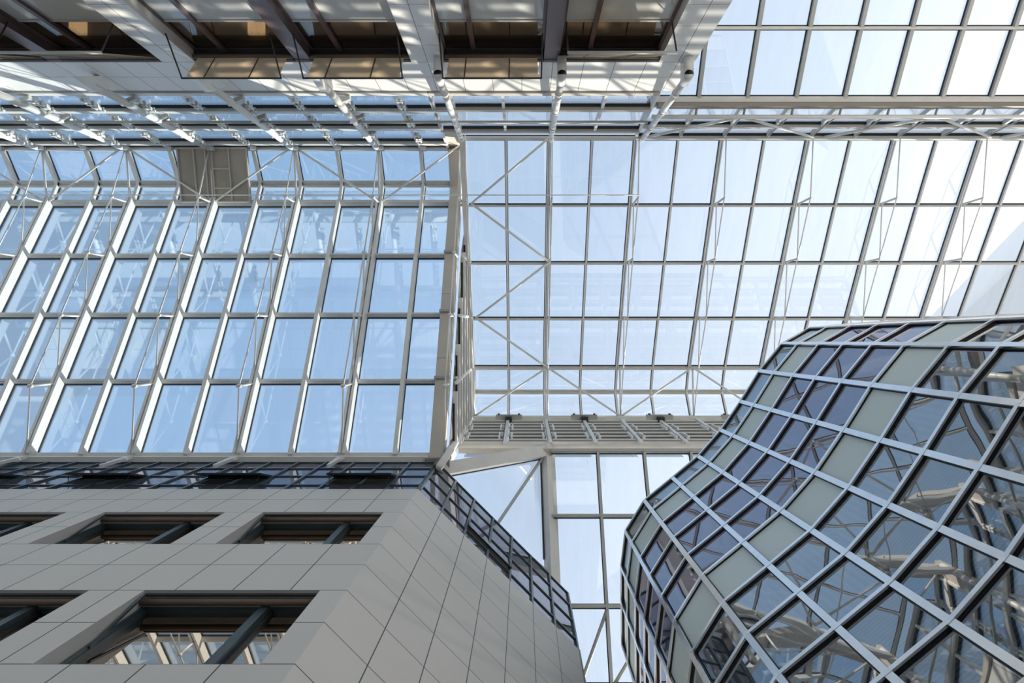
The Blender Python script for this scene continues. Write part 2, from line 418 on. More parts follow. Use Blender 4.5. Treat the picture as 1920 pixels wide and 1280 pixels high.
for k in range(9):
    for z in (19.2, 20.5):
        mb = MB(); x = XB[k]
        for dx in (-.17, .17):
            mb.bar((x + dx, yS(z) - .16, z - .35), (x + dx, yS(z) - .16, z + .45), XN, .05, (0, 1, 0), -.04, .04)
            mb.tube((x + dx * .6, yS(z) - .18, z - .25), (x + dx * .6, yS(z) - .18, z + .3), .03, 6, 1)
        mb.build('louvre_actuator_rod', ['white', 'greysteel'], root)
for z, h, mm in ((18.35, .16, 'purlin'), (18.75, .06, 'purlin'), (22.85, .14, 'purlin')):
    mb = MB(); mb.bar((XB[0], yS(z), z), (XB[12], yS(z), z), (0, 0, 1), h, (0, 1, 0), -.09, .03); mb.build('transom', mm, root)
mb = MB(); mb.bar((XB[0], 2.9, 18.12), (XB[12], 2.9, 18.12), (0, 0, 1), .10, (0, 1, 0), -.06, .06); mb.build('gutter_beam', 'beige', root)

# rail with tube zigzag along the louvres and motor boxes on it
root = thing('motor_rail', 'grey square rail carrying louvre motors, in front of the louvres', 'rail', (4, 2.5, 22.2))
mb = MB(); mb.bar((-1.6, 2.5, 22.2), (8, 2.5, 22.2), (0, 0, 1), .09, (0, 1, 0), -.05, .05); mb.build('rail_bar', 'purlin', root)
for k in range(4):
    x = .0 + 2.45 * k - .45
    mb = MB(); mb.box(x - .42, x + .42, 2.38, 2.54, 22.12, 22.32)
    mb.box(x - .36, x - .30, 2.34, 2.38, 22.15, 22.28, 1); mb.box(x + .30, x + .36, 2.34, 2.38, 22.15, 22.28, 1)
    mb.box(x - .1, x + .1, 2.42, 2.62, 21.85, 22.12, 1)
    o = mb.build('louvre_motor', ['greysteel', 'gasket'], root)

# ------------------------------------------------------------------ gable between the roofs
GX = -1.78
def zA(y): return A0[1] + (A0[0] - y) * (A4[1] - A0[1]) / (A0[0] - A4[0])
def zB(y):
    if y <= .87: return B0[1] + (y - B0[0]) * (B4[1] - B0[1]) / (B4[0] - B0[0])
    if y <= 1.75: return 23.26 + (y - .87) * .386
    return 23.6 - (y - 1.75) * .78
root = thing('gable_glazing', 'tall glazed gable between the left and right roof slopes', 'gable glazing', (GX, 0, 16.4))
def yA(z): return A0[0] - (z - A0[1]) * (A0[0] - A4[0]) / (A4[1] - A0[1])
def yB(z): return B0[0] + (z - B0[1]) * (B4[0] - B0[0]) / (B4[1] - B0[1])
def ystart(z): return max(yA(z - .15), yB(z + .1)) + .02
gz = [16.75, 17.55, 18.3, 19.1, 19.95, 20.8, 21.7, 22.6]
for i, z in enumerate(gz):
    mb = MB(); y0 = ystart(z)
    mb.bar((GX, y0, z), (GX, 2.56, z), (0, 0, 1), .15, XN, -.02, .10)
    mb.bar((GX, y0 + .3, z - .1), (GX, 2.56, z - .1), (0, 0, 1), .05, XN, -.02, .04, 1)
    mb.bar((GX, y0, z + .11), (GX, 2.56, z + .11), (0, 0, 1), .05, XN, -.02, .05, 2)
    mb.build('transom', ['rafter', 'gasket', 'greyframe'], root)
for i in range(len(gz) - 1):
    z0, z1 = gz[i] + .02, gz[i + 1] - .02
    pane_mb([(GX - .01, ystart(z0), z0), (GX - .01, 2.56, z0), (GX - .01, 2.56, z1), (GX - .01, ystart(z1), z1)], (-1, 0, 0), .014).build('glass_pane', 'gableglass', root)
for y in (-.72, .95):
    mb = MB(); mb.bar((GX, y, zA(y) + .1), (GX, y, zB(y) - .1), (0, 1, 0), .06, XN, -.02, .06); mb.build('mullion', 'greyframe', root)
mb = MB(); mb.box(GX - .05, GX + .0, 2.56, 3.06, 16.1, 18.35); mb.build('closing_panel', 'beige', root)
mb = MB()
a, b = V((-1.7, B0[0], B0[1])), V((-1.7, B4[0], B4[1])); nn = V((0, -.5, .87))
mb.bar(a, b, XN, .16, nn, -.26, .02); mb.bar(b, (-1.7, 1.75, 23.6), XN, .16, (0, -.3, .9), -.24, .02); mb.bar((-1.7, 1.75, 23.6), (-1.7, 2.6, 22.95), XN, .16, (0, .6, .8), -.24, .02)
mb.build('verge_beam', 'white', root)
for j, (y0, y1) in enumerate(((-2.45, -2.47), (-.70, -.8), (1.05, .87))):
    mb = MB(); mb.tube((-1.70, y0, zA(y0) - .15), (-1.70, y1, zB(y1) - .25), .05, 8); mb.build('post_tube', 'white', root, True)
# beige boxed end beam along the left roof edge
root = thing('end_beam', 'beige boxed beam along the right end of the left glass roof', 'beam', (-2.05, 2.8, 16.2))
d = V((0, A4[0] - A0[0], A4[1] - A0[1])).normalized(); nn = XN.cross(d); nn = nn if nn.z > 0 else -nn
pts = [V((-2.04, *A0)) - d * .25, V((-2.04, *rowsA[1])) + d * .6, V((-2.04, *rowsA[2])) + d * .6, V((-2.04, *A4))]
for i in range(3):
    mb = MB(); mb.bar(pts[i] + d * .006, pts[i + 1] - d * .006, XN, .36, nn, -.24, .08); mb.build('casing_panel', 'beige', root)
mb = MB(); mb.bar((-2.04, *A4), (-2.04, *capA[1]), XN, .36, (0, -.4, .9), -.24, .08); mb.build('casing_panel', 'beige', root)
mb = MB(); mb.bar((-2.04, *capA[1]), (-2.04, *capA[2]), XN, .36, (0, -.55, .83), -.24, .08); mb.build('casing_panel', 'beige', root)
mb = MB(); mb.box(-2.2, -1.74, -5.95, -5.80, 19.2, 20.5); mb.build('casing_panel', 'beige', root)
for j in (1, 2, 3):
    mb = MB(); p = V((-2.04, *rowsA[j])) - nn * .25; mb.bar(p - XN * .2, p + XN * .12, d, .07, nn, -.07, 0); mb.build('bracket', 'greysteel', root)
mb = MB(); mb.box(-2.3, -1.72, 2.74, 3.0, 16.05, 16.3); mb.box(-2.0, -1.86, 2.74, 2.9, 15.2, 16.05, 1); mb.build('end_cap', ['greysteel', 'brownframe'], root)

tag(MB_ := None or (lambda mb: (mb.tube((-1.74, 2.62, 14.3), (-1.74, 2.62, 23.1), .085, 12), mb.build('round_column', 'white', None, True))[1])(MB()),
    'round white column rising from the tiled corner to the louvres', 'column')

# ------------------------------------------------------------------ tie-rod trusses
def truss_left(x, label):
    root = thing('roof_truss', label, 'truss', (x, 2.8, 16.4), 'tie-rod trusses under the left roof')
    P = [V((x, *r)) for r in rowsA]; P = [p + V((0, 0, -.22)) for p in P]
    Nn = [P[0]] + [P[j] + V((0, .0, -.95)) for j in range(1, 5)]
    T = V((x, -5.82, 20.3))
    for a, b in list(zip(Nn[:-1], Nn[1:])) + [(Nn[4], T)]:
        mb = MB(); mb.tube(a, b, .020, 7); mb.build('tie_rod', 'white', root, True)
    for j in range(1, 4):
        mb = MB(); mb.tube(Nn[j + 1], P[j], .020, 7); mb.build('diagonal_rod', 'white', root, True)
    for j in range(1, 5):
        mb = MB(); mb.tube(Nn[j], P[j] + V((0, 0, .1)), .03, 8); mb.tube(Nn[j] - V((.05, 0, 0)), Nn[j] + V((.05, 0, 0)), .045, 8); mb.build('strut', 'white', root, True)
    mb = MB(); mb.tube(P[4], T, .032, 8); mb.build('ridge_tube', 'white', root, True)
    mb = MB(); mb.box(x - .07, x + .07, P[4].y - .1, P[4].y + .1, P[4].z - .05, P[4].z + .14); mb.build('node_plate', 'greysteel', root)
    return root
ORD = ['first', 'second', 'third', 'fourth', 'fifth', 'sixth']
for k in range(6):
    truss_left(-4.3 - 2.5 * k, f'white tie-rod truss under the left glass roof, {ORD[k]} from the beige end beam')
truss_left(-1.86, 'white tie-rod truss running along the beige end beam')
def truss_right(x, label, full=True):
    root = thing('roof_truss', label, 'truss', (x, -5.8, 19.4), 'tie-rod trusses under the right roof')
    P = [V((x, *r)) + V((0, 0, -.22)) for r in rowsB]
    Nn = [P[0]] + [P[j] + V((0, 0, -.8)) for j in range(1, 5)]
    T = V((x, 2.58, 22.85))
    for a, b in list(zip(Nn[:-1], Nn[1:])) + [(Nn[4], T)]:
        mb = MB(); mb.tube(a, b, .018, 7); mb.build('tie_rod', 'white', root, True)
    for j in range(1, 4):
        mb = MB(); mb.tube(Nn[j + 1], P[j], .018, 7); mb.build('diagonal_rod', 'white', root, True)
    for j in range(1, 5):
        mb = MB(); mb.tube(Nn[j], P[j] + V((0, 0, .1)), .03, 8); mb.build('strut', 'white', root, True)
    mb = MB(); mb.tube(P[4], T, .032, 8); mb.build('ridge_tube', 'white', root, True)
    return root
for k in range(0, 7):
    lab = 'white tie-rod truss along the glazed gable edge of the right roof' if k == 0 else \
        f'thin white tie-rod truss under the right glass roof, {ORD[k-1]} from the gable'
    truss_right(-1.62 + 2.45 * k, lab)

# wind bracing
def bracing(label, segs, r, root_loc, cat='bracing', name='wind_bracing', mat='white'):
    root = thing(name, label, cat, root_loc)
    for a, b in segs:
        mb = MB(); mb.tube(a, b, r, 8); mb.build('brace_tube', mat, root, True)
    return root
TA = lambda x: (x, -5.78, 20.2)
RA = lambda x: (x, -4.15, 20.5)
xa = [-1.9, -4.3, -6.8, -9.3, -11.8, -14.3, -16.8]
bracing('zigzag of white tubes along the left ridge below the clerestory', [(TA(xa[i]), RA(xa[i + 1])) if i % 2 == 0 else (RA(xa[i]), TA(xa[i + 1])) for i in range(6)], .032, (-8, -5, 20))
xb = [-1.62 + 2.45 * k for k in range(8)]
TB = lambda x: (x, 2.5, 22.8)
RB = lambda x: (x, .87, 23.0)
bracing('zigzag of white tubes along the right ridge above the louvres', [(TB(xb[i]), RB(xb[i + 1])) if i % 2 == 0 else (RB(xb[i]), TB(xb[i + 1])) for i in range(6)], .032, (3, 1.7, 22.8))
nb = lambda x, j: (x, rowsB[j][0], rowsB[j][1] - .22)
zz = [nb(xb[1], 0), nb(xb[0] + .1, 1), nb(xb[1], 2), nb(xb[0] + .1, 3), nb(xb[1], 4)]
bracing('big zigzag of white tubes across the first bay of the right roof beside the gable', list(zip(zz[:-1], zz[1:])), .036, (0, -5.8, 19.2))
hz = [(xb[0], 2.5, 22.75), (xb[1], 2.45, 22.3), (xb[2], 2.5, 22.75), (xb[3], 2.45, 22.3), (xb[4], 2.5, 22.75)]
bracing('flat zigzag of thin tubes in front of the grey louvres', list(zip(hz[:-1], hz[1:])) + [((xb[0], 2.5, 22.8), (xb[4], 2.5, 22.8))], .03, (3, 2.4, 22.2))
# rail truss at upper right
yr = -5.74
bt = [3.35 + 2.45 * k for k in range(5)]
segs = [((3.3, yr, 17.45), (16, yr, 17.45)), ((3.3, yr, 19.3), (16, yr, 19.3))]
bots = [3.32 + 5.0 * k for k in range(4)]
tops = [5.6 + 5.0 * k for k in range(3)]
root = thing('rail_truss', 'long white rail truss with zigzag tubes at the upper right', 'truss', (9, yr, 17.4))
for a, b in segs:
    mb = MB(); mb.tube(a, b, .055, 8); mb.build('rail_tube', 'white', root, True)
for k in range(3):
    for a, b in (((bots[k], yr, 19.3), (tops[k], yr, 17.45)), ((tops[k], yr, 17.45), (bots[k + 1], yr, 19.3))):
        mb = MB(); mb.tube(a, b, .04, 8); mb.build('brace_tube', 'white', root, True)
for k in range(9):
    x = 4.42 + 1.225 * k
    mb = MB(); mb.tube((x, yr - .05, 17.45), (x + .02, -6.0, 17.35), .03, 6); mb.tube((x, yr - .05, 17.6), (x, yr, 19.3), .02, 6)
    mb.build('hanger', 'greysteel', root, True)
# horizontal tie rods
tag((lambda mb: (mb.tube((-16.5, -4.15, 19.35), (-1.7, -4.15, 19.35), .018, 6), mb.build('tie_cable', 'white', None, True))[1])(MB()), 'thin horizontal tie rod under the left ridge', 'tie rod')
tag((lambda mb: (mb.tube((-1.6, -4.15, 19.35), (3.3, -4.15, 19.35), .018, 6), mb.build('tie_cable', 'white', None, True))[1])(MB()), 'thin horizontal tie rod crossing the first bays of the right roof', 'tie rod')
tag((lambda mb: (mb.tube((-16.5, -5.62, 17.5), (3.2, -5.62, 17.5), .04, 8), mb.build('handrail_tube', 'greysteel', None, True))[1])(MB()), 'long grey tube running across the clerestory columns', 'rail')

# columns of the north clerestory on wall brackets
ci = 0
names = ['on the round bracket nearest the gable', 'on the middle of the three round brackets', 'on the round bracket at the right end of the white facade']
for k, x in enumerate([-1.72, .80, 3.38]):
    root = thing('tube_column', f'white tube column {names[k]}', 'column', (x, -5.6, 13.9), 'clerestory columns')
    mb = MB(); mb.tube((x, -5.42, 14.0), (x, -5.72, 19.4 if k else 20.0), .075, 12); mb.build('shaft', 'white', root, True)
    mb = MB(); mb.tube((x, -5.42, 13.85), (x, -5.42, 14.3), .095, 16); mb.bar((x, -5.80, 14.05), (x, -5.42, 14.05), XN, .18, (0, 0, 1), -.2, .2); mb.build('wall_bracket', 'white', root, True)
    for q in range(9):
        z = 15 + q * .5
        if q % 3 == 0:
            mb = MB(); y = -5.42 - .3 * (z - 14) / 5.5; mb.tube((x, y, z), (x, y, z + .09), .09, 12); mb.build('collar', 'purlin', root, True)
for k in range(5):
    x = -4.3 - 2.5 * k
    root = thing('tube_column', f'white tube column leading from the white facade to the left ridge, {ORD[k]} from the gable', 'column', (x, -5.5, 13.8), 'clerestory columns')
    mb = MB(); mb.tube((x, -5.55, 14.75), (x, -5.72, 20.3), .085, 12); mb.build('shaft', 'white', root, True)
    mb = MB(); mb.prism([(x - .06, -5.80, 14.9), (x - .06, -5.42, 14.0), (x - .06, -5.38, 14.75), (x - .06, -5.80, 15.5)], (.14, 0, 0)); mb.build('wall_bracket', 'white', root)
    for q in range(3):
        z = 16 + 1.4 * q
        mb = MB(); y = -5.55 - .17 * (z - 14.75) / 5.5; mb.bar((x - .1, y + .02, z), (x + .26, y - .12, z), (0, 0, 1), .12, (0, 1, 0), -.05, .05); mb.build('sash_clamp', 'greyframe', root)

# brown vent panel in the ridge
root = thing('vent_panel', 'brown slatted vent panel set in the left ridge glazing', 'vent', (-9.2, -5, 20.2))
x0, x1 = -10.25, -8.2
q = [V((x0, -4.2, 20.55)), V((x1, -4.2, 20.55)), V((x1, -5.72, 20.25)), V((x0, -5.72, 20.25))]
mb = MB(); mb.prism(q, (0, 0, .12)); mb.build('mesh_panel', 'ventpanel', root)
for x in (x0, x0 + .48, x0 + .82, x0 + 1.02, x0 + 1.52, x1):
    mb = MB(); mb.bar((x, -4.2, 20.55), (x, -5.72, 20.25), XN, .035, (0, 0, -1), 0, .05); mb.build('slat_rail', 'ventframe', root)
for t in (.25, .62):
    mb = MB(); mb.bar(lerp((x0 + 1.02, -4.2, 20.55), (x0 + 1.02, -5.72, 20.25), t), lerp((x0 + 1.52, -4.2, 20.55), (x0 + 1.52, -5.72, 20.25), t), (0, 1, 0), .05, (0, 0, -1), 0, .05); mb.build('cross_slat', 'ventframe', root)
for a, b in ((q[0], q[1]), (q[3], q[2])):
    mb = MB(); mb.bar(a, b, (0, 1, 0), .04, (0, 0, -1), 0, .05); mb.build('frame_edge', 'ventframe', root)

# ------------------------------------------------------------------ tiled walls with openings
def wall(name, mp, us, zs, openings, depth, mats, label, uoff, zoff):
    """mp(u,z,d)->point; faces between cuts, reveals in openings."""
    U = sorted(set([us[0], us[1]] + [o[i] for o in openings for i in (0, 1)]))
    Z = sorted(set([zs[0], zs[1]] + [o[i] for o in openings for i in (2, 3)]))
    mb = MB()
    for i in range(len(U) - 1):
        for j in range(len(Z) - 1):
            uc, zc = (U[i] + U[i + 1]) / 2, (Z[j] + Z[j + 1]) / 2
            if any(o[0] < uc < o[1] and o[2] < zc < o[3] for o in openings): continue
            c = [(U[i], Z[j]), (U[i + 1], Z[j]), (U[i + 1], Z[j + 1]), (U[i], Z[j + 1])]
            mb.quad([mp(u, z, 0) for u, z in c], 0, [(u - uoff, z - zoff) for u, z in c])
            mb.quad([mp(u, z, depth) for u, z in reversed(c)], 1)
    for o in openings:
        a, b, c, d = o
        for e in (((a, c), (a, d)), ((b, d), (b, c)), ((a, d), (b, d)), ((b, c), (a, c))):
            (u0, z0), (u1, z1) = e
            mb.quad([mp(u0, z0, 0), mp(u1, z1, 0), mp(u1, z1, depth), mp(u0, z0, depth)], 1)
    for e in (((us[0], zs[1]), (us[1], zs[1])),):
        (u0, z0), (u1, z1) = e
        mb.quad([mp(u0, z0, 0), mp(u1, z1, 0), mp(u1, z1, depth), mp(u0, z0, depth)], 1)
    return struct(name, mb, mats, label, 'wall')

ZS = [5.93 - .88 * 9 + .88 * j for j in range(20)]
Y0 = 2.80
mapS = lambda u, z, d: (u, Y0 + d, z)
wins = []
for row, (zs_, zh) in enumerate(((9.45, 11.21), (5.93, 7.69))):
    for k in range(6):
        r = -2.28 - 2.6 * k
        wins.append((r - 1.98, r, zs_, zh, row, k))
ops = [w[:4] for w in wins] + [(-2.28 - 2.6 * k - 1.98, -2.28 - 2.6 * k, 2.41, 4.17) for k in range(6)]
wall('wall_south', mapS, (-17.9, -1.978), (-1.6, 12.97), ops, .30, ['tile', 'reveal'], 'grey tiled facade with deep square windows at lower left', -1.97, 5.93)
r2 = math.sqrt(.5)
mapC = lambda u, z, d: (-1.978 + u * r2 - d * r2, Y0 + u * r2 + d * r2, z)
wall('wall_corner', mapC, (0, 4.34), (-1.6, 12.97), [], .30, ['tilec', 'reveal'], 'windowless grey tiled diagonal wall of the lower left building', -.008, 5.93)
mapE = lambda u, z, d: (1.09 - d, 5.85 + u, z)
wall('wall_east', mapE, (0, 12), (-1.6, 12.97), [], .30, ['tile', 'reveal'], 'grey tiled wall running back behind the diagonal wall', 0, 5.93)

# dark rooms behind the south windows
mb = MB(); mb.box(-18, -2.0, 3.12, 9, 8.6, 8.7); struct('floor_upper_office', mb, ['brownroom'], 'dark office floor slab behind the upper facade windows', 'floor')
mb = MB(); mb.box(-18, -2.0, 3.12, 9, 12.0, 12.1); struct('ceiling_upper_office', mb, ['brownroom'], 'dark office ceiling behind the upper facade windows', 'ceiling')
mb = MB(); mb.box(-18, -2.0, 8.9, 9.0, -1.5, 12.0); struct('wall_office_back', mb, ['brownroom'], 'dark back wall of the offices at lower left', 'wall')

nwin = 0
for (u0, u1, z0, z1, row, k) in wins:
    c = [(u0, Y0, z0), (u1, Y0, z0), (u1, Y0, z1), (u0, Y0, z1)]
    if not infr(c, 0): continue
    nwin += 1
    rn = 'upper' if row == 0 else 'lower'
    pos = ['nearest the building corner', 'second from the building corner', 'third from the building corner, at the picture edge', 'fourth'][min(k, 3)]
    root = thing(f'window_{nwin}', f'{rn} row facade window in the grey tiles, {pos}', 'window', ((u0 + u1) / 2, Y0 + .24, z0), None, 'structure')
    yg = Y0 + .24
    fr = MB()
    fw = .05
    fr.box(u0 + .001, u0 + fw, yg - .05, yg + .05, z0, z1 - .001); fr.box(u1 - fw, u1 - .001, yg - .05, yg + .05, z0, z1 - .001)
    fr.box(u0, u1, yg - .05, yg + .05, z0 + .001, z0 + fw); fr.box(u0, u1, yg - .05, yg + .05, z1 - fw, z1 - .001)
    fr.build('window_frame', 'teal', root)
    um = u0 + (u1 - u0) * .70
    mb = MB(); mb.box(um - .05, um + .05, yg - .09, yg + .05, z0 + fw, z1 - fw); mb.box(um + .05, um + .09, yg - .03, yg + .05, z0 + fw, z1 - fw, 1); mb.build('mullion', ['teal', 'gasket'], root)
    for a, b in ((u0 + fw, um - .05), (um + .05, u1 - fw)):
        pane_mb([(a, yg, z0 + fw), (b, yg, z0 + fw), (b, yg, z1 - fw), (a, yg, z1 - fw)], (0, 1, 0), .02).build('glass_pane', 'winglass', root)
    mb = MB(); mb.tube((u0 + .02, yg - .14, z1 - .10), (u1 - .02, yg - .14, z1 - .10), .035, 12); mb.build('blind_roller', 'blind', root, True)
    mb = MB(); mb.box(u0 + .02, u1 - .02, yg - .21, yg - .19, z1 - .06, z1 - .01); mb.build('blind_rail', 'black', root)
    hb = .42 if row else .95
    mb = MB(); mb.box(u0 + fw, um - .05, yg + .06, yg + .075, z1 - hb, z1 - fw); mb.build('roller_blind', 'blind', root)
    mb = MB(); mb.box(um + .05, u1 - fw, yg + .06, yg + .075, z1 - hb * 1.25, z1 - fw); mb.build('roller_blind', 'blind', root)
    mb = MB(); mb.bar((u0 + .05, Y0 + .02, z1 - .08), (u0 + .05, yg - .07, z0 + .7), XN, .022, (0, 1, 0), -.012, .012)
    mb.bar((u0 + .03, yg - .07, z0 + .02), (u0 + .03, yg - .07, z1 - .1), XN, .022, (0, 1, 0), -.02, .02); mb.build('awning_arm', 'teal', root)

# attic glazing storey on the parapet
AZ = [12.98, 13.45, 14.35, 15.2, 15.95]
def attic(name, label, mp, us, nout, vents, root_loc):
    root = thing(name, label, 'attic glazing', root_loc)
    D = .04
    for u in us:
        p0, p1 = V(mp(u, AZ[0], D)), V(mp(u, AZ[-1], D))
        if not infr([p0, p1], 120): continue
        t = (V(mp(u + 1, 13, D)) - V(mp(u, 13, D))).normalized()
        mb = MB(); mb.bar(p0, p1, t, .05, nout, -.02, .035); mb.build('mullion', 'teal', root)
    for z in AZ:
        a, b = V(mp(us[0], z, D)), V(mp(us[-1], z, D))
        mb = MB(); mb.bar(a, b, (0, 0, 1), .05, nout, -.02, .025); mb.bar(a, b, (0, 0, 1), .075, nout, -.04, -.02, 1); mb.build('transom', ['teal', 'gasket'], root)
    for j in range(4):
        for i in range(len(us) - 1):
            ua, ub = us[i], us[i + 1]
            if ua > ub: ua, ub = ub, ua
            uc = (ua + ub) / 2
            isv = any(v0 < uc < v1 for v0, v1 in vents)
            if isv and j == 1: continue
            c = [mp(ua + .02, AZ[j], D), mp(ub - .02, AZ[j], D), mp(ub - .02, AZ[j + 1], D), mp(ua + .02, AZ[j + 1], D)]
            if not infr(c, 40): continue
            pane_mb(c, -V(nout), .014).build('glass_pane', 'atticglass', root)
    for v0, v1 in vents:
        if not infr([mp(v0, 14, 0), mp(v1, 14, 0)], 100): continue
        vt = bpy.data.objects.new('opening_vent', None); COL.objects.link(vt); vt.parent = root; vt.location = V(mp((v0 + v1) / 2, AZ[2], 0)) - root.location
        n_ = V(nout)
        t0, t1 = V(mp(v0 + .03, AZ[2], D)), V(mp(v1 - .03, AZ[2], D))
        b0, b1 = V(mp(v0 + .03, AZ[1] + .16, D)) + n_ * (.06 if 'diagonal' in label else .20), V(mp(v1 - .03, AZ[1] + .16, D)) + n_ * (.06 if 'diagonal' in label else .20)
        mb = MB(); up = (t0 - b0).normalized(); nn = n_
        for a, b in ((t0, t1), (b0, b1)): mb.bar(a, b, up, .05, nn, -.02, .02)
        for a, b in ((t0, b0), (t1, b1)): mb.bar(a, b, (t1 - t0), .05, nn, -.02, .02)
        mb.build('sash_frame', 'black', vt)
        pane_mb([b0, b1, t1, t0], -n_, .012).build('sash_pane', 'atticglass', vt)
        mb = MB(); mb.tube(V(mp(v0 + .1, AZ[1] + .1, D)), b0 + up * .05, .008, 6); mb.tube(V(mp(v1 - .1, AZ[1] + .1, D)), b1 + up * .05, .008, 6); mb.build('stay_arm', 'black', vt)
    return root
usS = [-1.97 - .65 * k for k in range(0, 24)]
attic('attic_glazing', 'dark framed attic glazing with open vents above the grey tiled facade', mapS, usS, (0, -1, 0),
      [(-3.92, -2.62), (-6.52, -5.22), (-9.12, -7.82), (-11.72, -10.42), (-14.32, -13.02)], (-9, Y0, 12.97))
usC = [.616 * k for k in range(0, 8)]
attic('attic_glazing', 'dark framed attic glazing along the diagonal tiled wall', mapC, usC, (r2, -r2, 0), [(.616 * 2, .616 * 4)], (-.4, 4.3, 12.97))
# office ceiling inside the attic so the glazing has depth behind the vents
mb = MB(); mb.prism([(-18, 3.2, 16.0), (-2.2, 3.2, 16.0), (.6, 6.0, 16.0), (.6, 14, 16.0), (-18, 14, 16.0)], (0, 0, .1)); struct('ceiling_attic', mb, ['louvre'], 'attic storey ceiling behind the dark framed glazing', 'ceiling')
mb = MB(); mb.prism([(-18, 3.2, 12.8), (-2.2, 3.2, 12.8), (.6, 6.0, 12.8), (.6, 14, 12.8), (-18, 14, 12.8)], (0, 0, .1)); struct('floor_attic', mb, ['louvre'], 'attic storey floor slab', 'floor')
mb = MB(); mb.box(-18, .5, 6.5, 6.6, 12.95, 15.95); struct('wall_attic_back', mb, ['louvre'], 'back wall of the attic storey', 'wall')

# gutter beam of the left roof + stub columns
mb = MB(); mb.box(-17.5, -2.25, 2.72, 2.96, 16.12, 16.24); mb.box(-17.5, -2.25, 2.82, 3.0, 16.24, 16.4, 1)
tag(mb.build('gutter_beam', ['white', 'greysteel']), 'white gutter beam at the foot of the left glass roof', 'gutter')
for k in range(5):
    x = -4.3 - 2.5 * k
    root = thing('stub_column', f'short white tapered column before the attic glazing, {ORD[k]} from the round column', 'column', (x, 2.72, 14.9), 'stub columns')
    mb = MB(); mb.prism([(x - .06, 2.70, 16.3), (x + .10, 2.70, 16.3), (x + .05, 2.70, 15.0), (x - .01, 2.70, 15.0)], (0, .07, 0)); mb.build('shaft', 'white', root)
    mb = MB(); mb.box(x - .12, x + .14, 2.62, 2.76, 16.25, 16.36); mb.build('head_plate', 'white', root)

# ------------------------------------------------------------------ white triangular dormer
P, Q, R = V((-1.78, 3.05, 16.25)), V((.62, 2.98, 18.35)), V((.66, 5.35, 16.70))
nn = (Q - P).cross(R - P).normalized(); nn = nn if nn.z > 0 else -nn
root = thing('triangular_dormer', 'white framed triangular glass dormer beside the tiled corner', 'dormer', tuple(P))
e1 = (Q - P).normalized(); e2 = (R - Q).normalized(); e3 = (R - P).normalized()
w1 = nn.cross(e1); w2 = nn.cross(e2)
mb = MB(); mb.bar(P - e1 * .3, Q, w1, .30, nn, -.2, .05); mb.build('raking_beam', 'white', root)
mb = MB(); mb.bar(Q - e2 * .16, R + e2 * .75, w2, .27, nn, -.22, .05); mb.build('side_beam', 'white', root)
Ps, Rs = P - e2 * -.42, R + e2 * .42
mb = MB(); mb.bar(Ps, Rs, nn.cross(e3), .1, nn, -.1, .03); mb.build('sill_beam', 'greyframe', root)
pane_mb([P + nn * .06, Q + nn * .06, Rs + nn * .06, Ps + nn * .06], nn, .014).build('glass_pane', 'roofglass', root)
mb = MB(); mb.bar(Q + nn * .0, P + (R - P) * .52 + (P + (R - P) * .52 - Q).normalized() * .3, nn.cross((Q - P)), .06, nn, -.08, .04); mb.tube(Q - nn * .12 + e2 * .12, Q - nn * .28 + e2 * .12, .07, 10); mb.build('middle_bar', 'greyframe', root)
ins1 = lambda a, b, t: a + (b - a) * t
cen = (P + Q + R) / 3
mb = MB()
for a, b in ((P, Q), (Q, R)):
    w = nn.cross((b - a).normalized()); s_ = 1 if (cen - a).dot(w) > 0 else -1
    mb.bar(a + w * s_ * .16, b + w * s_ * .16, w, .02, nn, .0, .045)
mb.build('glazing_bead', 'gasket', root)
# braces under the lower roof
def rc(t): return (C0[0] + sC * t, C0[1] - t - .12)
bracing('pair of dark tubes forming a brace under the lower glass roof', [((1.98, *rc(1.97)), (1.1, *rc(3.0))), ((1.98, *rc(2.82)), (3.2, *rc(1.97)))], .04, (1.9, 6.5, 15), 'bracing', mat='greysteel')

# ------------------------------------------------------------------ north (upper) facade
YN = -5.8
mapN = lambda u, z, d: (u, YN - d, z)
bays = [(-1.63, 2.83), (-6.80, -2.31), (-11.97, -7.48), (-17.14, -12.65)]
ZH, ZT, ZL = 14.18, 12.86, 10.35
opsN = [(a, b, ZL, ZH) for a, b in bays]
wall('wall_north', mapN, (-17.9, 3.57), (-1.6, 15.80), opsN, .34, ['tilen', 'reveal'], 'white tiled facade with awning windows at the top of the view', -1.97, 15.80)
mb = MB(); mb.quad([(3.57, YN, -1.6), (3.57, YN - 14, -1.6), (3.57, YN - 14, 15.8), (3.57, YN, 15.8)], 0, [(0, 0), (14, 0), (14, 17.4), (0, 17.4)])
mb.quad([(-17.9, YN, 15.79), (3.57, YN, 15.79), (3.57, YN - 14, 15.79), (-17.9, YN - 14, 15.79)], 1)
struct('wall_north_side', mb, ['tilen', 'reveal'], 'white tiled return wall and flat top of the upper building', 'wall')
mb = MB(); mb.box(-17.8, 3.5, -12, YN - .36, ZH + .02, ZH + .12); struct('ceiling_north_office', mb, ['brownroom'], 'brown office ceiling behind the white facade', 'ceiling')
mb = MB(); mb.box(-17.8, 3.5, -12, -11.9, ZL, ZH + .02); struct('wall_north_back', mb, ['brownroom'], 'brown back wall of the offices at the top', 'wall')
ORD2 = ['right end', 'second from the right end', 'third from the right end', 'fourth from the right end', 'fifth from the right end', 'sixth from the right end']
nw = nwin; hi = 0; tr = 0
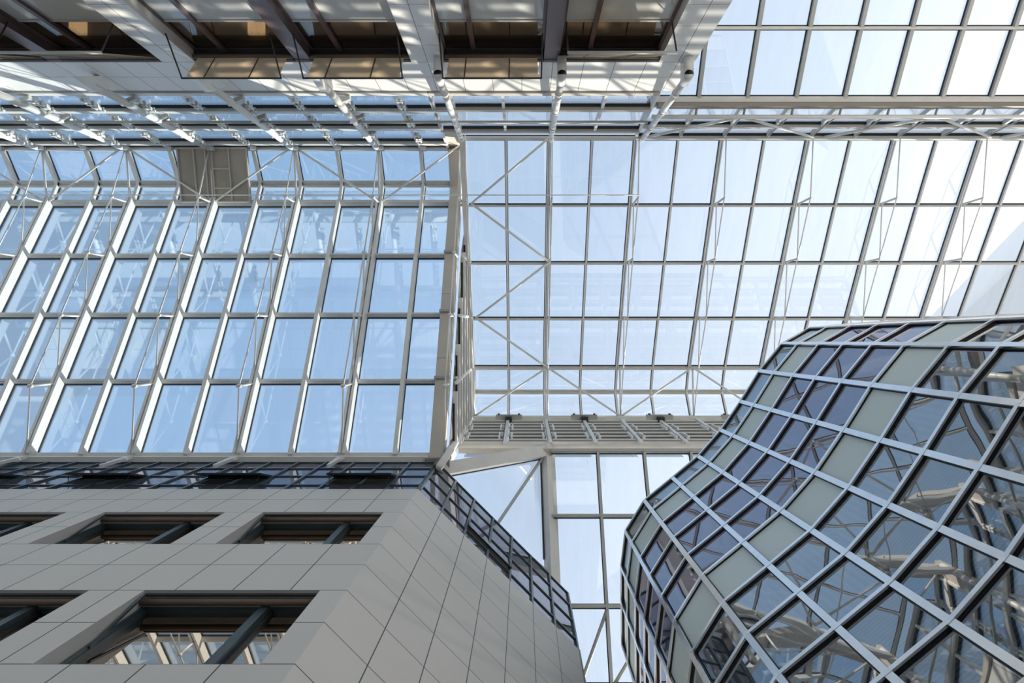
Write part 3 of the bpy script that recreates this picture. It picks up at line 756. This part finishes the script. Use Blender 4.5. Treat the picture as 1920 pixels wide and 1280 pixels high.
for bi, (a, b) in enumerate(bays):
    mid = (a + b) / 2
    if not infr([(a, YN, 12), (b, YN, 14)], 0): continue
    tr += 1
    mb = MB(); mb.box(mid - .16, mid + .16, YN - .34, YN - .04, ZL, ZH)
    struct(f'trim_{tr}', mb, ['brownframe'], f'wide purple-brown post between the two windows of {["the right end bay", "the middle bay", "the left bay", "the far left bay"][bi]}', 'post')
    for half, (u0, u1) in enumerate(((mid + .16, b), (a, mid - .16))):
        if not infr([(u0, YN, 12), (u1, YN, 14)], -5): continue
        nw += 1
        yg = YN - .26
        root = thing(f'window_{nw}', f'brown framed tall window in the white facade, {ORD2[min(hi,5)]}', 'window', ((u0 + u1) / 2, yg, ZL), None, 'structure')
        fr = MB(); fw = .06
        fr.box(u0, u0 + fw, yg - .06, yg + .04, ZL, ZH); fr.box(u1 - fw, u1, yg - .06, yg + .04, ZL, ZH)
        fr.box(u0, u1, yg - .06, yg + .04, ZH - fw, ZH); fr.box(u0, u1, yg - .06, yg + .04, ZL, ZL + fw)
        fr.build('window_frame', 'brownframe', root)
        um = u0 + (u1 - u0) * .3
        mb = MB(); mb.box(um - .045, um + .045, yg - .06, yg + .07, ZL, ZH); mb.build('mullion', 'brownframe', root)
        mb = MB(); mb.box(u0, u1, yg - .05, yg + .03, ZT - .03, ZT + .03); mb.build('transom', 'greyframe', root)
        for c0, c1 in ((u0 + fw, um - .045), (um + .045, u1 - fw)):
            pane_mb([(c0, yg, ZT + .03), (c1, yg, ZT + .03), (c1, yg, ZH - fw), (c0, yg, ZH - fw)], (0, -1, 0), .02).build('glass_pane', 'northglass', root)
            pane_mb([(c0, yg + .01, ZL), (c1, yg + .01, ZL), (c1, yg + .01, ZT - .03), (c0, yg + .01, ZT - .03)], (0, -1, 0), .02).build('spandrel_panel', 'whitepanel', root)
        mb = MB(); mb.box(u0, u1, YN - .24, YN - .02, ZH - .07, ZH - .005); mb.build('head_casing', 'black', root)
        # drop-arm awning
        deep = (bi == 0 and half == 0) or bi == 2 or bi == 3
        desc = 'folded down' if deep else 'brown cloth'
        aw = thing('awning', [f'drop-arm awning lowered flat under the right end window', 'rightmost of the three projecting brown cloth awnings',
                              'middle of the three projecting brown cloth awnings', 'leftmost of the three projecting brown cloth awnings',
                              'drop-arm awning lowered flat, beside the left white pilaster', 'drop-arm awning lowered flat at the picture corner', 'drop-arm awning far left'][min(hi, 6)],
                   'awning', ((u0 + u1) / 2, YN, 12.9), 'window awnings')
        hx0, hx1 = u0 + .10, u1 - .12
        top = V((0, YN - .05, 14.06)); bar = V((0, -5.21, 13.52)) if not deep else V((0, -5.17, 12.22))
        piv = V((0, YN - .02, 12.9)) if not deep else V((0, YN - .1, 12.62))
        at = lambda x, p: V((x, p.y, p.z))
        segs = 6
        nrm = (V((1, 0, 0)).cross(bar - top)).normalized()
        edges = [hx0 + .01, hx0 + (hx1 - hx0) * .2, hx0 + (hx1 - hx0) * .68, hx1 - .01]
        mb = MB()
        for i in range(3):
            mb.prism([at(edges[i] + .004, top), at(edges[i + 1] - .004, top), at(edges[i + 1] - .004, bar), at(edges[i] + .004, bar)], nrm * .006)
        cl = mb.build('cloth', 'awning', aw)
        mb = MB()
        for i in (1, 2): mb.bar(at(edges[i], top), at(edges[i], bar), XN, .022, nrm, -.006, .012)
        mb.build('seam', 'blind', cl)
        mb = MB(); mb.tube(at(hx0 - .06, bar), at(hx1 + .06, bar), .018 if not deep else .03, 8)
        mb.build('front_bar', 'black' if not deep else 'greyframe', aw, True)
        for x in (hx0 - .05, hx1 + .05):
            mb = MB(); mb.tube(at(x, piv), at(x, bar), .016, 6); mb.build('arm', 'black', aw, True)
        mb = MB(); mb.tube(at(u0 + .02, top + V((0, -.02, 0))), at(u1 - .02, top + V((0, -.02, 0))), .05, 10); mb.build('cloth_roller', 'blind', aw, True)
        hi += 1
lab = ['inside the window that has the leftmost projecting cloth awning', 'inside the brown glazed window at the far left']
for k, (x, y) in enumerate(((-5.6, -6.42), (-9.3, -6.42))):
    mb = MB(); mb.box(x - .09, x + .25, y - .2, y + .06, ZH - .06, ZH + .015)
    tag(mb.build('ceiling_lamp', 'lamp'), 'warm lit ceiling lamp ' + lab[k], 'lamp', 'office ceiling lamps')

# ------------------------------------------------------------------ curved glass volume (pod)
ZP = 13.5
raw = [(1150, 700), (1180, 300), (1180, 40), (1100, -15), (980, -36), (860, -41), (750, -38), (650, -32.5),
       (541.4, -23.6), (488.3, 5.8), (446, 57), (410.5, 114), (373.8, 168), (330.8, 217), (282.3, 257.2), (230.3, 299.6), (195.2, 356.4), (187.3, 422.8), (188, 490), (189, 569.7), (211.6, 637),
       (262, 690), (325, 725), (400, 750), (600, 790), (900, 800)]
nodes = [(a * ZP / F, b * ZP / F) for a, b in raw]
LV = [ZP * k for k in (1, .942, .874, .808, .741, .678, .6075, .542, .476, .41, .343, .277, .21)]
root = thing('curved_glass_volume', 'big curved glass volume with silver grid at lower right', 'glass volume', (6, 3, -1.6))
nn_ = len(nodes)
ctr = V((6.2, 3.6, 0))
def outn(i):   # outward normal at node
    a, b, c = V((*nodes[i - 1], 0)), V((*nodes[i], 0)), V((*nodes[(i + 1) % nn_], 0))
    n1 = V(((b - a).y, -(b - a).x, 0)).normalized(); n2 = V(((c - b).y, -(c - b).x, 0)).normalized()
    # ring runs clockwise/anticlockwise: orient by signed area
    return ((n1 + n2) * SG).normalized()
area = sum(nodes[i][0] * nodes[(i + 1) % nn_][1] - nodes[(i + 1) % nn_][0] * nodes[i][1] for i in range(nn_))
SG = 1 if area > 0 else -1
seen = list(range(6, 23))
for i in seen:
    n = outn(i); t = V((-n.y, n.x, 0)); x, y = nodes[i]
    mb = MB()
    mb.bar((x, y, LV[-1]), (x, y, ZP), t, .074, n, .016, .044)
    mb.bar((x, y, LV[-1]), (x, y, ZP), t, .034, n, -.06, .016, 1)
    mb.bar((x, y, LV[-1]), (x, y, ZP), t, .092, n, .0, .012, 1)
    mb.build('mullion', ['alu', 'gasket'], root)
for z in LV:
    mb = MB()
    for i in range(6, 22):
        a, b = V((*nodes[i], z)), V((*nodes[i + 1], z)); e = (b - a).normalized()
        n = V((e.y, -e.x, 0)) * SG
        h = .054
        mb.bar(a, b, (0, 0, 1), h, n, .024, .048); mb.bar(a, b, (0, 0, 1), h * .85, n, -.05, .024, 1)
        mb.bar(a, b, (0, 0, 1), .07, n, 0, .010, 1)
    mb.build('transom', ['alu', 'gasket'], root)
rowm = ['podclear', 'podgrey', 'podviolet', 'podviolet', 'podviolet', 'podgrey', 'poddark', 'poddark', 'podlouvre', 'podlouvre', 'podlouvre', 'podgrey']
for j in range(len(LV) - 1):
    for i in range(6, 22):
        a, b = V((*nodes[i], 0)), V((*nodes[i + 1], 0)); e = (b - a).normalized(); n = V((e.y, -e.x, 0)) * SG
        z1, z0 = LV[j], LV[j + 1]
        c = [V((a.x, a.y, z0)), V((b.x, b.y, z0)), V((b.x, b.y, z1)), V((a.x, a.y, z1))]
        cc = (c[0] + c[2]) / 2
        if n.dot(-cc) <= 0 or not infr(c, 30): 
            continue
        L = (b - a).length
        uv = [(0, z0), (L, z0), (L, z1), (0, z1)]
        mname = rowm[j]
        if mname == 'poddark' and (j == 7 and i < 13): mname = 'podlouvre'
        pb = pane_mb(c, -n, .02, uv)
        # tiny mounting tolerance so that each pane mirrors its own piece of the roof
        tilt = random.uniform(-.012, .012); pb.v = [V(v) + n * tilt * (v.z - (z0 + z1) / 2) * .5 for v in pb.v]
        pb.build('spandrel_panel' if mname == 'podgrey' else 'glass_pane', mname, root)
# remaining skin, roof deck and floor slabs of the volume
mb = MB()
for i in list(range(22, nn_)) + list(range(0, 6)):
    a, b = nodes[i], nodes[(i + 1) % nn_]
    mb.quad([(*a, LV[-1]), (*b, LV[-1]), (*b, ZP), (*a, ZP)])
for i in range(6, 22):
    a, b = nodes[i], nodes[i + 1]
    mb.quad([(*a, -1.6), (*b, -1.6), (*b, LV[-1]), (*a, LV[-1])])
mb.build('rear_skin', 'podgrey', root)
def inset(s): return [((x - 6.2) * s + 6.2, (y - 3.6) * s + 3.6) for x, y in nodes]
mb = MB(); mb.prism([(x, y, ZP - .02) for x, y in nodes], (0, 0, .06)); mb.build('roof_deck', 'greysteel', root)
for z0, z1 in ((LV[2] + .08, LV[1] - .02), (LV[6] + .08, LV[5] - .02)):
    mb = MB(); mb.prism([(x, y, z0) for x, y in inset(.97)], (0, 0, z1 - z0)); mb.build('floor_slab', 'louvre', root)

# ------------------------------------------------------------------ ground floor
mb = MB(); mb.box(-40, 40, -30, 40, -1.8, -1.6)
struct('floor', mb, ['floor'], 'pale stone floor of the atrium', 'floor')

for o in ROOTS: o.location = o.location + V((0, 0, H))

# ------------------------------------------------------------------ sky, sun, camera
SUN = V((.60, .58, .55)).normalized()
w = bpy.data.worlds.new('sky'); sc.world = w; w.use_nodes = True
nt = w.node_tree
for n in list(nt.nodes): nt.nodes.remove(n)
out = N(nt, 'ShaderNodeOutputWorld'); bg = N(nt, 'ShaderNodeBackground')
tc = N(nt, 'ShaderNodeTexCoord')
dp = N(nt, 'ShaderNodeVectorMath', operation='DOT_PRODUCT'); dp.inputs[1].default_value = (.86, .30, 0)
nt.links.new(tc.outputs['Generated'], dp.inputs[0])
cr = N(nt, 'ShaderNodeValToRGB')
mr = N(nt, 'ShaderNodeMapRange'); mr.inputs[1].default_value = -.8; mr.inputs[2].default_value = .8
nt.links.new(dp.outputs['Value'], mr.inputs[0])
no = N(nt, 'ShaderNodeTexNoise'); no.inputs['Scale'].default_value = 1.6; no.inputs['Detail'].default_value = 5
nt.links.new(tc.outputs['Generated'], no.inputs['Vector'])
ma = N(nt, 'ShaderNodeMath', operation='MULTIPLY_ADD'); ma.inputs[1].default_value = .12
sb = N(nt, 'ShaderNodeMath', operation='SUBTRACT'); sb.inputs[1].default_value = .06
nt.links.new(no.outputs[0], ma.inputs[0]); nt.links.new(mr.outputs[0], ma.inputs[2]); nt.links.new(ma.outputs[0], sb.inputs[0])
nt.links.new(sb.outputs[0], cr.inputs[0])
els = cr.color_ramp.elements
els[0].position = 0; els[0].color = (.365, .53, .765, 1)
els[1].position = 1; els[1].color = (.95, 1.0, 1.06, 1)
for p, c in ((.28, (.40, .565, .79, 1)), (.50, (.56, .69, .89, 1)), (.66, (.80, .89, 1.03, 1))):
    e = els.new(p); e.color = c
# dimmer, greyer below the horizon
sx = N(nt, 'ShaderNodeSeparateXYZ'); nt.links.new(tc.outputs['Generated'], sx.inputs[0])
mz = N(nt, 'ShaderNodeMapRange'); mz.inputs[1].default_value = -.05; mz.inputs[2].default_value = .02; nt.links.new(sx.outputs[2], mz.inputs[0])
mg = N(nt, 'ShaderNodeMix', data_type='RGBA'); mg.inputs[6].default_value = (.22, .22, .21, 1)
nt.links.new(mz.outputs[0], mg.inputs[0]); nt.links.new(cr.outputs[0], mg.inputs[7])
nt.links.new(mg.outputs[2], bg.inputs[0]); bg.inputs[1].default_value = 1.0
nt.links.new(bg.outputs[0], out.inputs[0])

sd = bpy.data.lights.new('sun', 'SUN'); sd.energy = 7.0; sd.angle = math.radians(.53); sd.color = (1, .90, .76)
so = bpy.data.objects.new('sun', sd); COL.objects.link(so); so.location = (20, 20, 30)
so.rotation_euler = SUN.to_track_quat('Z', 'Y').to_euler()

cam = bpy.data.cameras.new('camera'); co = bpy.data.objects.new('camera', cam); COL.objects.link(co)
cam.sensor_width = 36; cam.lens = 36 * F / 1920; cam.shift_x = -(CX - 960) / 1920
co.location = (0, 0, H); co.rotation_euler = (math.pi, 0, 0); cam.clip_end = 500; cam.clip_start = .05
sc.camera = co
vs = sc.view_settings
vs.view_transform = 'Standard'; vs.look = 'None'; vs.exposure = 0.15; vs.gamma = 1; vs.use_curve_mapping = False
cy = sc.cycles
cy.max_bounces = 10; cy.diffuse_bounces = 4; cy.glossy_bounces = 4; cy.transparent_max_bounces = 32
cy.use_denoising = True
cy.caustics_reflective = False; cy.caustics_refractive = False
cy.sample_clamp_indirect = 6
